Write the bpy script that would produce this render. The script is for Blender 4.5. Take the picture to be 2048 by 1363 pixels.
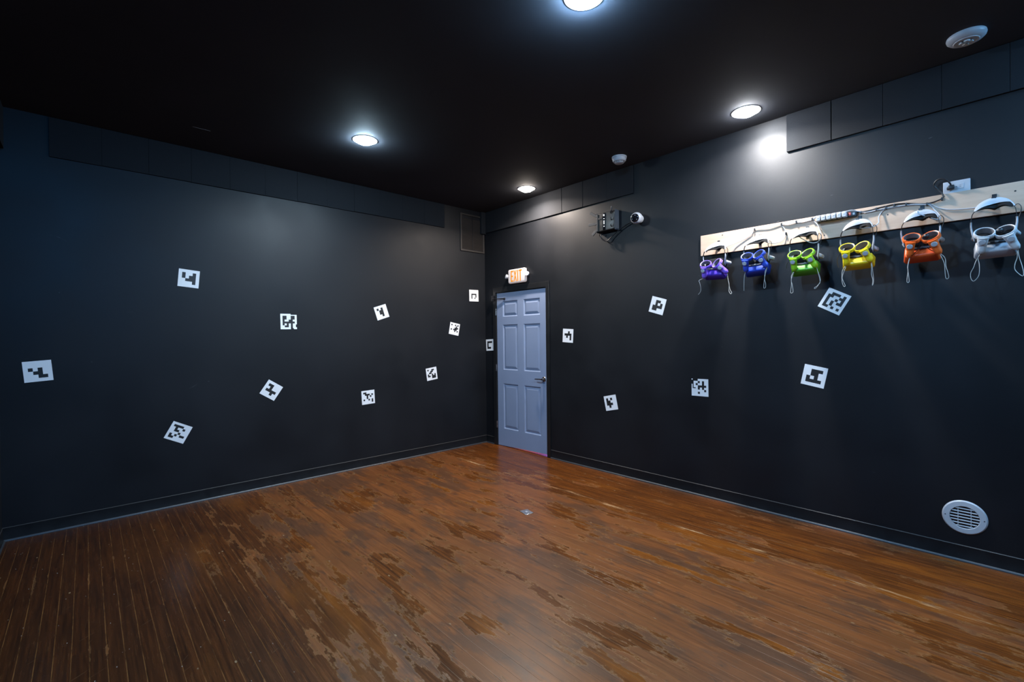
import bpy, bmesh, math, random
from mathutils import Matrix, Vector
random.seed(7)
for o in list(bpy.data.objects): bpy.data.objects.remove(o, do_unlink=True)
S = bpy.context.scene
COL = S.collection
PI = math.pi

# ------------------------------------------------------------------ camera
H = 3.2                                     # ceiling height; room corner at the origin
F_PX, YAW, PITCH, ROLL = 930.09, 0.7412, -0.0079, -0.0107
fw = Vector((math.sin(YAW)*math.cos(PITCH), math.cos(YAW)*math.cos(PITCH), math.sin(PITCH)))
r0 = Vector((math.cos(YAW), -math.sin(YAW), 0)); u0 = r0.cross(fw)
rr = math.cos(ROLL)*r0 + math.sin(ROLL)*u0
uu = -math.sin(ROLL)*r0 + math.cos(ROLL)*u0
cd = bpy.data.cameras.new('camera'); cam = bpy.data.objects.new('camera', cd); COL.objects.link(cam)
cam.matrix_world = Matrix(((rr.x, uu.x, -fw.x, -4.125), (rr.y, uu.y, -fw.y, -5.053), (rr.z, uu.z, -fw.z, 1.463), (0, 0, 0, 1)))
cd.sensor_fit = 'HORIZONTAL'; cd.sensor_width = 36; cd.lens = F_PX/2048*36; cd.clip_start = 0.01
S.camera = cam

# ------------------------------------------------------------------ world, exposure, light levels
W = bpy.data.worlds.new('world'); S.world = W; W.use_nodes = True
W.node_tree.nodes['Background'].inputs[0].default_value = (0.02, 0.05, 0.1, 1)
W.node_tree.nodes['Background'].inputs[1].default_value = 0.2
S.view_settings.view_transform = 'Standard'; S.view_settings.look = 'None'
S.view_settings.exposure = 0.0; S.view_settings.gamma = 1.0; S.view_settings.use_curve_mapping = False
NEUTRAL, WARM, COOL = (1.0, 0.95, 0.90), (1.0, 0.91, 0.82), (0.62, 0.82, 1.0)
# recessed lamps, the last three unseen and added as blue fill: x, y, power of the beam (W), beam colour, lens strength, lens colour
LAMPS = [(-2.304, -1.189, 40, (0.84, 0.93, 1.0), 560, (0.58, 0.82, 1.0)),
         (-0.313, -3.615, 48, (1.0, 0.96, 0.92), 330, (0.92, 0.95, 1.0)),
         (-0.302, -1.156, 52, (1.0, 0.86, 0.76), 170, (1.0, 0.88, 0.78)),
         (-2.228, -3.553, 4, (0.62, 0.82, 1.0), 1150, (0.40, 0.68, 1.0)),
         (-4.250, -3.600, 1, (0.30, 0.62, 1.0), 1150, (0.07, 0.40, 1.0)),
         (-0.310, -6.020, 6, (0.35, 0.65, 1.0), 800, (0.20, 0.55, 1.0)),
         (-2.270, -6.020, 12, (0.55, 0.78, 1.0), 800, (0.42, 0.70, 1.0))]

# ------------------------------------------------------------------ materials
class G:
    def __init__(s, name):
        s.m = bpy.data.materials.new(name); s.m.use_nodes = True; s.nt = s.m.node_tree
        s.b = s.nt.nodes['Principled BSDF']
    def n(s, typ, ins=None, **kw):
        nd = s.nt.nodes.new(typ)
        for k, v in kw.items(): setattr(nd, k, v)
        for k, v in (ins or {}).items(): s.put(nd.inputs[k], v)
        return nd
    def put(s, sock, v):
        if isinstance(v, bpy.types.NodeSocket): s.nt.links.new(v, sock)
        elif isinstance(v, bpy.types.Node): s.nt.links.new(v.outputs[0], sock)
        else:
            if sock.type == 'RGBA' and len(v) == 3: v = (*v, 1)
            sock.default_value = v
    def math(s, op, a, b=0.0, c=0.0, clamp=False):
        nd = s.n('ShaderNodeMath', {0: a, 1: b, 2: c}, operation=op); nd.use_clamp = clamp; return nd.outputs[0]
    def mix(s, f, a, b):
        nd = s.n('ShaderNodeMix', data_type='RGBA'); s.put(nd.inputs[0], f); s.put(nd.inputs[6], a); s.put(nd.inputs[7], b)
        return nd.outputs[2]
    def smooth(s, v, a, b, lo=0.0, hi=1.0):
        nd = s.n('ShaderNodeMapRange', {0: v, 1: a, 2: b, 3: lo, 4: hi}, interpolation_type='SMOOTHSTEP'); return nd.outputs[0]
    def lin(s, v, a, b, lo=0.0, hi=1.0):
        return s.n('ShaderNodeMapRange', {0: v, 1: a, 2: b, 3: lo, 4: hi}).outputs[0]
    def noise(s, vec, scale, detail=4, rough=0.55):
        return s.n('ShaderNodeTexNoise', {'Vector': vec, 'Scale': scale, 'Detail': detail, 'Roughness': rough}).outputs['Fac']
    def vmul(s, vec, k):
        return s.n('ShaderNodeVectorMath', {0: vec, 1: k}, operation='MULTIPLY').outputs[0]
    def bump(s, h, strength, dist=0.002):
        nd = s.n('ShaderNodeBump', {'Height': h, 'Strength': strength, 'Distance': dist}); s.put(s.b.inputs['Normal'], nd.outputs[0])
    def set(s, **kw):
        for k, v in kw.items(): s.put(s.b.inputs[k.replace('_', ' ')], v)
        return s.m

def plain(name, col, rough=0.5, metal=0.0, var=0.12, scale=40, spec=0.5, bump=0.0):
    g = G(name); oc = g.n('ShaderNodeTexCoord').outputs['Object']
    f = g.noise(oc, scale, 3)
    c = g.mix(f, tuple(x*(1-var) for x in col), tuple(min(1, x*(1+var)) for x in col))
    g.set(Base_Color=c, Roughness=g.lin(f, 0.3, 0.7, max(0.02, rough-0.05), rough+0.05), Metallic=metal)
    g.b.inputs['Specular IOR Level'].default_value = spec
    if bump: g.bump(f, bump)
    return g.m
def emit(name, col, st, base=(0.8, 0.8, 0.8)):
    g = G(name); g.set(Base_Color=base, Emission_Color=col, Emission_Strength=st, Roughness=0.4); return g.m

def paint_black(name, col, scuff, rough, spec, seed=0.0):
    g = G(name); oc = g.n('ShaderNodeTexCoord').outputs['Object']
    oc = g.n('ShaderNodeVectorMath', {0: oc, 1: (seed, seed*2, seed*3)}, operation='ADD').outputs[0]
    big = g.noise(oc, 1.7, 4); fine = g.noise(oc, 170, 2)
    c = g.mix(g.lin(big, 0.3, 0.7), tuple(x*0.85 for x in col), tuple(x*1.15 for x in col))
    warp = g.n('ShaderNodeTexNoise', {'Vector': oc, 'Scale': 2.3, 'Detail': 2.0}).outputs['Color']
    # thin rubbed marks in sparse places
    st = g.n('ShaderNodeVectorMath', {0: oc, 1: g.vmul(warp, (0.35, 0.35, 0.35))}, operation='ADD').outputs[0]
    sc = g.noise(g.vmul(st, (9, 9, 42)), 1.0, 3, 0.6)
    spots = g.noise(oc, 3.1, 2)
    m1 = g.math('MULTIPLY', g.smooth(sc, 0.72, 0.80), g.smooth(spots, 0.5, 0.62))
    dots = g.n('ShaderNodeTexVoronoi', {'Vector': oc, 'Scale': 5.0}).outputs['Distance']
    m2 = g.math('MULTIPLY', g.smooth(dots, 0.026, 0.010), 0.35)
    m = g.math('MAXIMUM', m1, m2)
    c = g.mix(g.math('MULTIPLY', m, scuff), c, (0.12, 0.125, 0.13))
    g.set(Base_Color=c, Roughness=g.lin(big, 0.3, 0.7, rough-0.06, rough+0.06))
    g.b.inputs['Specular IOR Level'].default_value = spec
    g.bump(fine, 0.25, 0.001)
    return g.m

def floor_material():
    g = G('worn_strip_floor'); oc = g.n('ShaderNodeTexCoord').outputs['Object']
    sp = g.n('ShaderNodeSeparateXYZ', {0: oc}); x, y = sp.outputs[0], sp.outputs[1]
    sx = g.math('DIVIDE', x, 0.0617); pid = g.math('FLOOR', sx); fr = g.math('FRACT', sx)
    r1 = g.n('ShaderNodeTexWhiteNoise', {'W': pid}, noise_dimensions='1D').outputs['Value']
    seg = g.math('FLOOR', g.math('DIVIDE', g.math('ADD', y, g.math('MULTIPLY', r1, 7.0)), 1.5))
    rnd = g.n('ShaderNodeTexWhiteNoise', {'Vector': g.n('ShaderNodeCombineXYZ', {0: pid, 1: seg}).outputs[0]}, noise_dimensions='2D').outputs['Value']
    rs = g.math('SUBTRACT', rnd, 0.5)
    gv = g.n('ShaderNodeCombineXYZ', {0: g.math('MULTIPLY', x, 75.0), 1: g.math('MULTIPLY', y, 2.6), 2: g.math('MULTIPLY', rnd, 9.0)}).outputs[0]
    grain = g.noise(gv, 1.0, 6, 0.6)
    fv = g.n('ShaderNodeCombineXYZ', {0: g.math('MULTIPLY', x, 260.0), 1: g.math('MULTIPLY', y, 7.0), 2: 0.0}).outputs[0]
    fine = g.noise(fv, 1.0, 3, 0.6)
    # where the varnish is gone: broad, stretched along the boards, with ragged edges
    wv = g.n('ShaderNodeCombineXYZ', {0: g.math('MULTIPLY', x, 5.2), 1: g.math('MULTIPLY', y, 1.5), 2: g.math('MULTIPLY', rnd, 0.12)}).outputs[0]
    wear = g.noise(wv, 1.0, 12, 0.68)
    wear = g.math('ADD', wear, g.math('MULTIPLY', rs, 0.07))
    wob = g.math('MULTIPLY', g.math('SUBTRACT', g.noise(g.vmul(oc, (1.6, 0.8, 1)), 1.0, 6, 0.6), 0.5), 1.5)
    xw = g.math('ADD', x, wob)
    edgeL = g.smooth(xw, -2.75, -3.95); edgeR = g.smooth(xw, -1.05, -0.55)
    intact = g.math('MAXIMUM', edgeL, edgeR)
    wear = g.math('ADD', g.math('SUBTRACT', wear, g.math('MAXIMUM', g.math('MULTIPLY', intact, 0.15), g.math('MULTIPLY', edgeL, 0.26))), 0.028)
    dj = g.math('ABSOLUTE', g.math('SUBTRACT', fr, 0.5))
    wear = g.math('ADD', wear, g.math('MULTIPLY', g.smooth(dj, 0.30, 0.5), g.math('ADD', 0.012, g.math('MULTIPLY', edgeL, 0.075))))
    worn = g.smooth(wear, 0.470, 0.486)
    rim = g.math('MULTIPLY', g.smooth(wear, 0.455, 0.475), g.smooth(wear, 0.498, 0.480))
    cl = g.noise(oc, 1.3, 4, 0.6)
    varn = g.mix(g.lin(grain, 0.3, 0.72), (0.034, 0.0095, 0.0022), (0.150, 0.041, 0.0055))
    hot = g.noise(g.vmul(oc, (3.0, 0.7, 1)), 1.0, 4, 0.6)
    varn = g.mix(g.math('MULTIPLY', g.smooth(hot, 0.50, 0.68), 0.75), varn, (0.200, 0.058, 0.0060))
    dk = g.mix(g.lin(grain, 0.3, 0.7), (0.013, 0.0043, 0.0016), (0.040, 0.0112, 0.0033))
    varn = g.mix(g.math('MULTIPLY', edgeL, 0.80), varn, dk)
    wornc = g.mix(g.lin(grain, 0.3, 0.7), (0.088, 0.0262, 0.0066), (0.192, 0.059, 0.0138))
    gl = g.noise(g.n('ShaderNodeCombineXYZ', {0: g.math('MULTIPLY', x, 3.4), 1: g.math('MULTIPLY', y, 1.3), 2: 4.0}).outputs[0], 1.0, 9, 0.66)
    wornc = g.mix(g.math('MULTIPLY', g.smooth(gl, 0.47, 0.57), 0.9), wornc, g.mix(grain, (0.046, 0.0190, 0.0090), (0.110, 0.042, 0.0165)))
    wornc = g.mix(g.math('MULTIPLY', g.smooth(gl, 0.47, 0.36), 0.60), wornc, (0.135, 0.044, 0.0100))
    gd = g.noise(g.vmul(oc, (14, 5, 1)), 1.0, 6, 0.7)
    wornc = g.mix(g.math('MULTIPLY', g.smooth(gd, 0.56, 0.66), 0.6), wornc, (0.026, 0.0150, 0.0095))
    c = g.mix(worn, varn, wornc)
    c = g.mix(g.math('MULTIPLY', rim, 0.45), c, (0.205, 0.092, 0.030))
    c = g.mix(g.math('MULTIPLY', g.lin(rnd, 0, 1), 0.30), c, (0.030, 0.0120, 0.0050))
    c = g.mix(g.math('MULTIPLY', g.smooth(fine, 0.58, 0.72), 0.45), c, (0.020, 0.0080, 0.0032))
    c = g.mix(g.math('MULTIPLY', g.smooth(fine, 0.40, 0.28), 0.25), c, (0.20, 0.085, 0.028))
    # fine scratches in every direction
    for k_, (ang_, sc_) in enumerate(((0.9, 1.0), (-0.6, 1.2), (2.2, 0.9))):
        ca, sa = math.cos(ang_), math.sin(ang_)
        ux = g.math('ADD', g.math('MULTIPLY', x, ca), g.math('MULTIPLY', y, sa)); uy = g.math('SUBTRACT', g.math('MULTIPLY', y, ca), g.math('MULTIPLY', x, sa))
        sv = g.n('ShaderNodeCombineXYZ', {0: g.math('MULTIPLY', ux, 130*sc_), 1: g.math('MULTIPLY', uy, 6*sc_), 2: k_*3.7}).outputs[0]
        sn_ = g.noise(sv, 1.0, 2, 0.5)
        c = g.mix(g.math('MULTIPLY', g.smooth(sn_, 0.72, 0.80), 0.30), c, (0.22, 0.115, 0.050))
    # joints
    d = g.math('ABSOLUTE', g.math('SUBTRACT', fr, 0.5))
    jn = g.noise(g.n('ShaderNodeCombineXYZ', {0: pid, 1: g.math('MULTIPLY', y, 3.0), 2: 0.0}).outputs[0], 1.0, 4, 0.7)
    joint = g.smooth(d, 0.462, 0.487)
    jl = g.math('MULTIPLY', joint, g.math('MULTIPLY', g.smooth(jn, 0.36, 0.60), g.math('ADD', g.math('MULTIPLY', edgeL, 0.68), 0.20)))
    c = g.mix(jl, c, (0.175, 0.070, 0.019))
    jd = g.math('MULTIPLY', g.smooth(d, 0.478, 0.494), g.smooth(jn, 0.52, 0.42))
    c = g.mix(g.math('MULTIPLY', jd, 0.6), c, (0.012, 0.006, 0.003))
    # one row of boards rubbed down to pale wood
    px = g.math('ADD', x, g.math('MULTIPLY', g.math('SUBTRACT', g.noise(g.vmul(oc, (6, 1.4, 1)), 1.0, 4, 0.65), 0.5), 0.11))
    pl = g.smooth(g.math('ABSOLUTE', g.math('ADD', px, 0.795)), 0.034, 0.010)
    pn = g.noise(g.vmul(oc, (30, 2.0, 1)), 1.0, 5, 0.7)
    c = g.mix(g.math('MULTIPLY', pl, g.math('MULTIPLY', g.smooth(pn, 0.51, 0.63), 0.8)), c, (0.45, 0.27, 0.13))
    # chips and paint specks
    ch = g.n('ShaderNodeTexVoronoi', {'Vector': g.vmul(oc, (9, 4.5, 1)), 'Scale': 1.0}).outputs['Distance']
    c = g.mix(g.smooth(ch, 0.055, 0.03), c, (0.20, 0.12, 0.06))
    ch2 = g.n('ShaderNodeTexVoronoi', {'Vector': g.vmul(oc, (21, 10, 1)), 'Scale': 1.0}).outputs['Distance']
    c = g.mix(g.math('MULTIPLY', g.smooth(ch2, 0.06, 0.03), g.math('MULTIPLY', edgeL, 0.8)), c, (0.25, 0.20, 0.16))
    rough = g.math('ADD', g.lin(worn, 0, 1, 0.26, 0.36), g.math('MULTIPLY', g.math('SUBTRACT', grain, 0.5), 0.15))
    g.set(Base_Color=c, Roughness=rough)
    g.b.inputs['Specular IOR Level'].default_value = 0.27
    hgt = g.math('SUBTRACT', g.math('ADD', g.math('MULTIPLY', grain, 0.5), g.math('MULTIPLY', worn, -0.5)), joint)
    g.bump(hgt, 0.35, 0.0012)
    return g.m

def wood_material():
    g = G('pale_plywood'); oc = g.n('ShaderNodeTexCoord').outputs['Object']
    v = g.vmul(oc, (1.6, 14, 14)); w = g.noise(v, 1.0, 6, 0.6); fine = g.noise(g.vmul(oc, (9, 160, 160)), 1.0, 3)
    c = g.mix(g.lin(w, 0.32, 0.68), (0.60, 0.445, 0.335), (0.47, 0.335, 0.245))
    c = g.mix(g.math('MULTIPLY', g.smooth(fine, 0.55, 0.75), 0.25), c, (0.36, 0.24, 0.16))
    kn = g.n('ShaderNodeTexVoronoi', {'Vector': g.vmul(oc, (2.3, 6, 6)), 'Scale': 1.0}).outputs['Distance']
    c = g.mix(g.smooth(kn, 0.07, 0.03), c, (0.30, 0.17, 0.10))
    g.set(Base_Color=c, Roughness=0.55); return g.m

M = {}
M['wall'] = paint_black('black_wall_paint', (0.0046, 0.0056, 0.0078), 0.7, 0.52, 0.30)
M['ceiling'] = paint_black('black_ceiling_paint', (0.034, 0.037, 0.046), 0.3, 0.85, 0.25, 3.0)
M['panel'] = plain('charcoal_felt', (0.0088, 0.0105, 0.0135), 0.85, 0, 0.35, 220, 0.25, 0.35)
M['floor'] = floor_material()
M['rubber'] = plain('black_rubber', (0.005, 0.0056, 0.0070), 0.45, 0, 0.2, 12, 0.3)
M['toe'] = plain('rubber_toe_sheen', (0.014, 0.017, 0.022), 0.48, 0, 0.35, 25, 0.6)  # blue-grey sheen the toe catches, painted as a lighter rubber
M['lip'] = plain('dusty_rubber_lip', (0.012, 0.012, 0.013), 0.6, 0, 0.4, 30)
M['casing'] = plain('black_gloss_trim', (0.0085, 0.009, 0.010), 0.38, 0, 0.2, 8)
M['door'] = plain('blue_grey_door_paint', (0.195, 0.245, 0.36), 0.42, 0, 0.05, 6)
M['vinyl'] = plain('white_vinyl', (0.74, 0.74, 0.75), 0.5, 0, 0.03, 9)
M['print'] = plain('black_print', (0.0075, 0.0082, 0.0095), 0.5, 0, 0.1, 9)
M['white'] = plain('white_plastic', (0.80, 0.81, 0.82), 0.38, 0, 0.03, 12)
M['lightgrey'] = plain('light_grey_plastic', (0.50, 0.52, 0.55), 0.4, 0, 0.06, 20)
M['midgrey'] = plain('grey_plastic', (0.23, 0.23, 0.24), 0.5, 0, 0.08, 20)
M['black'] = plain('black_plastic', (0.010, 0.010, 0.012), 0.4, 0, 0.2, 30)
M['ringgrey'] = plain('dull_grey_plastic', (0.13, 0.13, 0.14), 0.5, 0, 0.08, 20)
M['antenna'] = plain('slate_antenna', (0.016, 0.019, 0.024), 0.45, 0, 0.15, 30)
M['foam'] = plain('black_foam', (0.006, 0.006, 0.007), 0.9, 0, 0.4, 150, 0.2, 0.3)
M['steel'] = plain('brushed_steel', (0.55, 0.55, 0.56), 0.3, 1.0, 0.1, 60)
M['bronze'] = plain('dark_nickel', (0.33, 0.30, 0.28), 0.28, 1.0, 0.1, 40)
M['cord'] = plain('grey_cord', (0.52, 0.50, 0.47), 0.7, 0, 0.1, 90)
M['ply'] = wood_material()
M['grille'] = plain('brown_lit_grille', (0.024, 0.020, 0.0175), 0.5, 0, 0.4, 60)  # black-painted grille; brown of the lamp light put into its colour
M['lamp_trim'] = plain('white_lamp_trim', (0.85, 0.85, 0.85), 0.35, 0, 0.02, 9)
M['red'] = plain('red_switch', (0.85, 0.09, 0.03), 0.35, 0, 0.05, 9)
M['amber'] = emit('amber_exit_letters', (1.0, 0.38, 0.002), 0.60, (0.30, 0.08, 0.003))
M['sign'] = emit('lit_exit_face', (1.0, 0.82, 0.78), 0.30, (0.36, 0.35, 0.35))
M['led'] = emit('router_led', (0.8, 0.9, 1.0), 4.0)
M['glass'] = plain('black_lens_glass', (0.006, 0.006, 0.008), 0.08, 0, 0.1, 5, 0.8)
M['smokeclear'] = plain('milky_plastic', (0.55, 0.58, 0.60), 0.25, 0, 0.1, 30)
SIL = {'purple': (0.065, 0.028, 0.40), 'blue': (0.005, 0.032, 0.31), 'green': (0.085, 0.33, 0.016), 'yellow': (0.86, 0.58, 0.012),
       'orange': (0.66, 0.085, 0.016), 'white': (0.40, 0.42, 0.46)}
SILR = {'purple': (0.19, 0.10, 0.62), 'blue': (0.026, 0.065, 0.46), 'green': (0.30, 0.60, 0.022), 'yellow': (0.90, 0.66, 0.015),
        'orange': (0.78, 0.125, 0.020), 'white': (0.50, 0.51, 0.53)}
for k in SIL:
    M[k] = plain(k+'_silicone', SIL[k], 0.36, 0, 0.06, 14)
    M[k+'_ring'] = plain(k+'_ring_silicone', SILR[k], 0.36, 0, 0.06, 14)

# ------------------------------------------------------------------ mesh builder
class MB:
    def __init__(s): s.v = []; s.f = []; s.mi = []; s.T = Matrix.Identity(4)
    def add(s, vs, fs, mi=0):
        b = len(s.v); s.v += [tuple(s.T @ Vector(p)) for p in vs]
        s.f += [tuple(b+i for i in f) for f in fs]; s.mi += [mi]*len(fs); return s
    def box(s, a, b, mi=0):
        (x0, y0, z0), (x1, y1, z1) = a, b
        vs = [(x0, y0, z0), (x1, y0, z0), (x1, y1, z0), (x0, y1, z0), (x0, y0, z1), (x1, y0, z1), (x1, y1, z1), (x0, y1, z1)]
        return s.add(vs, [(0, 3, 2, 1), (4, 5, 6, 7), (0, 1, 5, 4), (1, 2, 6, 5), (2, 3, 7, 6), (3, 0, 4, 7)], mi)
    def prism(s, poly, z0, z1, mi=0):
        n = len(poly); vs = [(x, y, z0) for x, y in poly] + [(x, y, z1) for x, y in poly]
        return s.add(vs, [tuple(range(n-1, -1, -1)), tuple(range(n, 2*n))] + [(i, (i+1) % n, n+(i+1) % n, n+i) for i in range(n)], mi)
    def lathe(s, prof, n=40, mi=0):                     # profile (r, z) around z
        vs, fs = [], []
        for r, z in prof:
            vs += [(r*math.cos(2*PI*i/n), r*math.sin(2*PI*i/n), z) for i in range(n)]
        for k in range(len(prof)-1):
            for i in range(n):
                j = (i+1) % n; fs.append((k*n+i, k*n+j, (k+1)*n+j, (k+1)*n+i))
        if prof[0][0] > 1e-5: pass
        return s.add(vs, fs, mi)
    def loft(s, rings, mi=0, caps=True):
        n = len(rings[0]); vs = [p for r in rings for p in r]; fs = []
        for k in range(len(rings)-1):
            for i in range(n):
                j = (i+1) % n; fs.append((k*n+i, k*n+j, (k+1)*n+j, (k+1)*n+i))
        if caps: fs += [tuple(range(n-1, -1, -1)), tuple((len(rings)-1)*n+i for i in range(n))]
        return s.add(vs, fs, mi)
    def tube(s, pts, r, n=10, mi=0, closed=False, smooth=True, flat=None):
        P = spline(pts, closed) if smooth else [Vector(p) for p in pts]
        rings, m = [], len(P); ref = None
        for i in range(m):
            a = P[(i-1) % m] if (closed or i > 0) else P[i]; b = P[(i+1) % m] if (closed or i < m-1) else P[i]
            t = (b-a).normalized()
            if ref is None: ref = t.orthogonal().normalized() if flat is None else Vector(flat)
            ref = (ref - t*ref.dot(t)).normalized(); bi = t.cross(ref)
            k = r(i/(m-1)) if callable(r) else r
            ra, rb = k if isinstance(k, tuple) else (k, k)
            rings.append([P[i] + ref*(ra*math.cos(2*PI*q/n)) + bi*(rb*math.sin(2*PI*q/n)) for q in range(n)])
        if closed:
            return s.loft(rings + [rings[0]], mi, False)
        return s.loft(rings, mi)
    def rbox(s, w, h, d, r, mi=0, n=5, taper=1.0):      # rounded box, centred; taper narrows the front (z+)
        def ring(wx, hy, z):
            c = min(r, wx/2-1e-4, hy/2-1e-4); out = []
            for qx, qy, a0 in ((1, 1, 0), (-1, 1, 90), (-1, -1, 180), (1, -1, 270)):
                for k in range(n+1):
                    a = math.radians(a0+90*k/n)
                    out.append((qx*(wx/2-c)+c*math.cos(a), qy*(hy/2-c)+c*math.sin(a), z))
            return out
        e = min(r, d/2)*0.7; R = []
        for k in range(5):
            a = PI/2*k/4; R.append(ring(w-2*e*(1-math.sin(a)), h-2*e*(1-math.sin(a)), -d/2+e*(1-math.cos(a))))
        for k in range(5):
            a = PI/2*k/4; R.append(ring(w*taper-2*e*(1-math.cos(a)), h*taper-2*e*(1-math.cos(a)), d/2-e+e*math.sin(a)))
        return s.loft(R, mi)
    def build(s, name, mats, parent=None, mw=None, bevel=0, smooth=True, angle=35):
        me = bpy.data.meshes.new(name); me.from_pydata(s.v, [], s.f)
        for m in (mats if isinstance(mats, (list, tuple)) else [mats]): me.materials.append(M[m] if isinstance(m, str) else m)
        me.polygons.foreach_set('material_index', s.mi)
        bm = bmesh.new(); bm.from_mesh(me); bmesh.ops.remove_doubles(bm, verts=bm.verts, dist=1e-6)
        bmesh.ops.recalc_face_normals(bm, faces=bm.faces); bm.to_mesh(me); bm.free()
        if smooth:
            me.polygons.foreach_set('use_smooth', [True]*len(me.polygons)); me.set_sharp_from_angle(angle=math.radians(angle))
        o = bpy.data.objects.new(name, me); COL.objects.link(o)
        if parent: o.parent = parent
        if mw is not None: o.matrix_world = mw
        if bevel:
            b = o.modifiers.new('bevel', 'BEVEL'); b.width = bevel; b.segments = 2; b.limit_method = 'ANGLE'
        return o

def spline(pts, closed=False, k=6):
    P = [Vector(p) for p in pts]
    if len(P) < 3: return P
    out, m = [], len(P); rng = m if closed else m-1
    for i in range(rng):
        p0 = P[(i-1) % m] if (closed or i > 0) else P[0]; p1 = P[i]; p2 = P[(i+1) % m]
        p3 = P[(i+2) % m] if (closed or i+2 < m) else P[-1]
        for q in range(k):
            t = q/k
            out.append(0.5*((2*p1)+(p2-p0)*t+(2*p0-5*p1+4*p2-p3)*t*t+(3*p1-p0-3*p2+p3)*t**3))
    if not closed: out.append(P[-1])
    return out

# wall frames: (along the wall to the right, up, out into the room)
FR = Matrix(((0, 0, -1, 0), (-1, 0, 0, 0), (0, 1, 0, 0), (0, 0, 0, 1)))      # right wall, plane x = 0
FL = Matrix(((1, 0, 0, 0), (0, 0, -1, 0), (0, 1, 0, 0), (0, 0, 0, 1)))       # left wall, plane y = 0
FN = Matrix(((0, 0, 1, -4.6), (1, 0, 0, 0), (0, 1, 0, 0), (0, 0, 0, 1)))     # near wall, plane x = -4.6
FC = Matrix(((1, 0, 0, 0), (0, -1, 0, 0), (0, 0, -1, H), (0, 0, 0, 1)))      # ceiling, out = down
def at(fr, a, b, w=0.0, rot=0.0): return fr @ Matrix.Translation((a, b, w)) @ Matrix.Rotation(rot, 4, 'Z')
def tag(o, label=None, cat=None, group=None, kind=None):
    if label: o['label'] = label
    if cat: o['category'] = cat
    if group: o['group'] = group
    if kind: o['kind'] = kind
    return o
def thing(name, label, cat, mw, group=None, kind=None):
    o = bpy.data.objects.new(name, None); COL.objects.link(o); o.matrix_world = mw; o.empty_display_size = 0.05
    return tag(o, label, cat, group, kind)
def struct(o): o['kind'] = 'structure'; return o

# ------------------------------------------------------------------ room shell
XN, YB = -4.6, -7.4
struct(MB().box((XN-0.1, YB-0.1, -0.1), (0.9, 0.1, 0)).build('floor', 'floor', smooth=False))
ceiling = struct(MB().box((XN-0.1, YB-0.1, H), (0.12, 0.1, H+0.1)).build('ceiling', 'ceiling', smooth=False))
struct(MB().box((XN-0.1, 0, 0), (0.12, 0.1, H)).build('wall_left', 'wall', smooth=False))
DU0, DU1, DZ = 0.238, 1.172, 2.068          # door opening in the right wall
wr = MB()
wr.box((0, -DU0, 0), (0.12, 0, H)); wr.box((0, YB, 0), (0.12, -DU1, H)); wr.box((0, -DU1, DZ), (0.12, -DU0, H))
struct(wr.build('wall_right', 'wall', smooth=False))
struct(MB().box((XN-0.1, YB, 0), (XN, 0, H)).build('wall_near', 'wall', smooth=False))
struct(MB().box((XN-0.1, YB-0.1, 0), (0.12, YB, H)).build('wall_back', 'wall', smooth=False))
tag(MB().box((-3.466, -0.5215, H-0.0006), (-3.342, -0.5185, H-0.0001)).build('scratch', 'lightgrey', ceiling), 'pale scratch in the black ceiling')

def baseboard(name, fr, spans):
    b, toe, lip = MB(), MB(), MB()
    for a0, a1 in spans:
        prof = [(0, 0.0004), (0.009, 0.0004), (0.0095, 0.012), (0.006, 0.022), (0.005, 0.096), (0, 0.1)]
        def run(mb, pf):
            n = len(pf)
            mb.add([fr @ Vector((a0, y, w)) for w, y in pf] + [fr @ Vector((a1, y, w)) for w, y in pf],
                   [tuple(range(n)), tuple(range(2*n-1, n-1, -1))] + [(i, (i+1) % n, n+(i+1) % n, n+i) for i in range(n)])
        run(b, prof)
        run(toe, [(0.0096, 0.0005), (0.0185, 0.0005), (0.0180, 0.004), (0.0150, 0.010), (0.0098, 0.0145)])
        run(lip, [(0.0008, 0.1), (0.0050, 0.0965), (0.0056, 0.0985), (0.0012, 0.1025)])
    o = struct(b.build(name, 'rubber')); toe.build('toe', 'toe', o); lip.build('top_lip', 'lip', o)
baseboard('baseboard_left', FL, [(XN+0.001, -0.001)])
baseboard('baseboard_right', FR, [(0.020, 0.181), (1.229, -YB-0.01)])
baseboard('baseboard_near', FN, [(YB+0.02, -0.020)])

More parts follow.
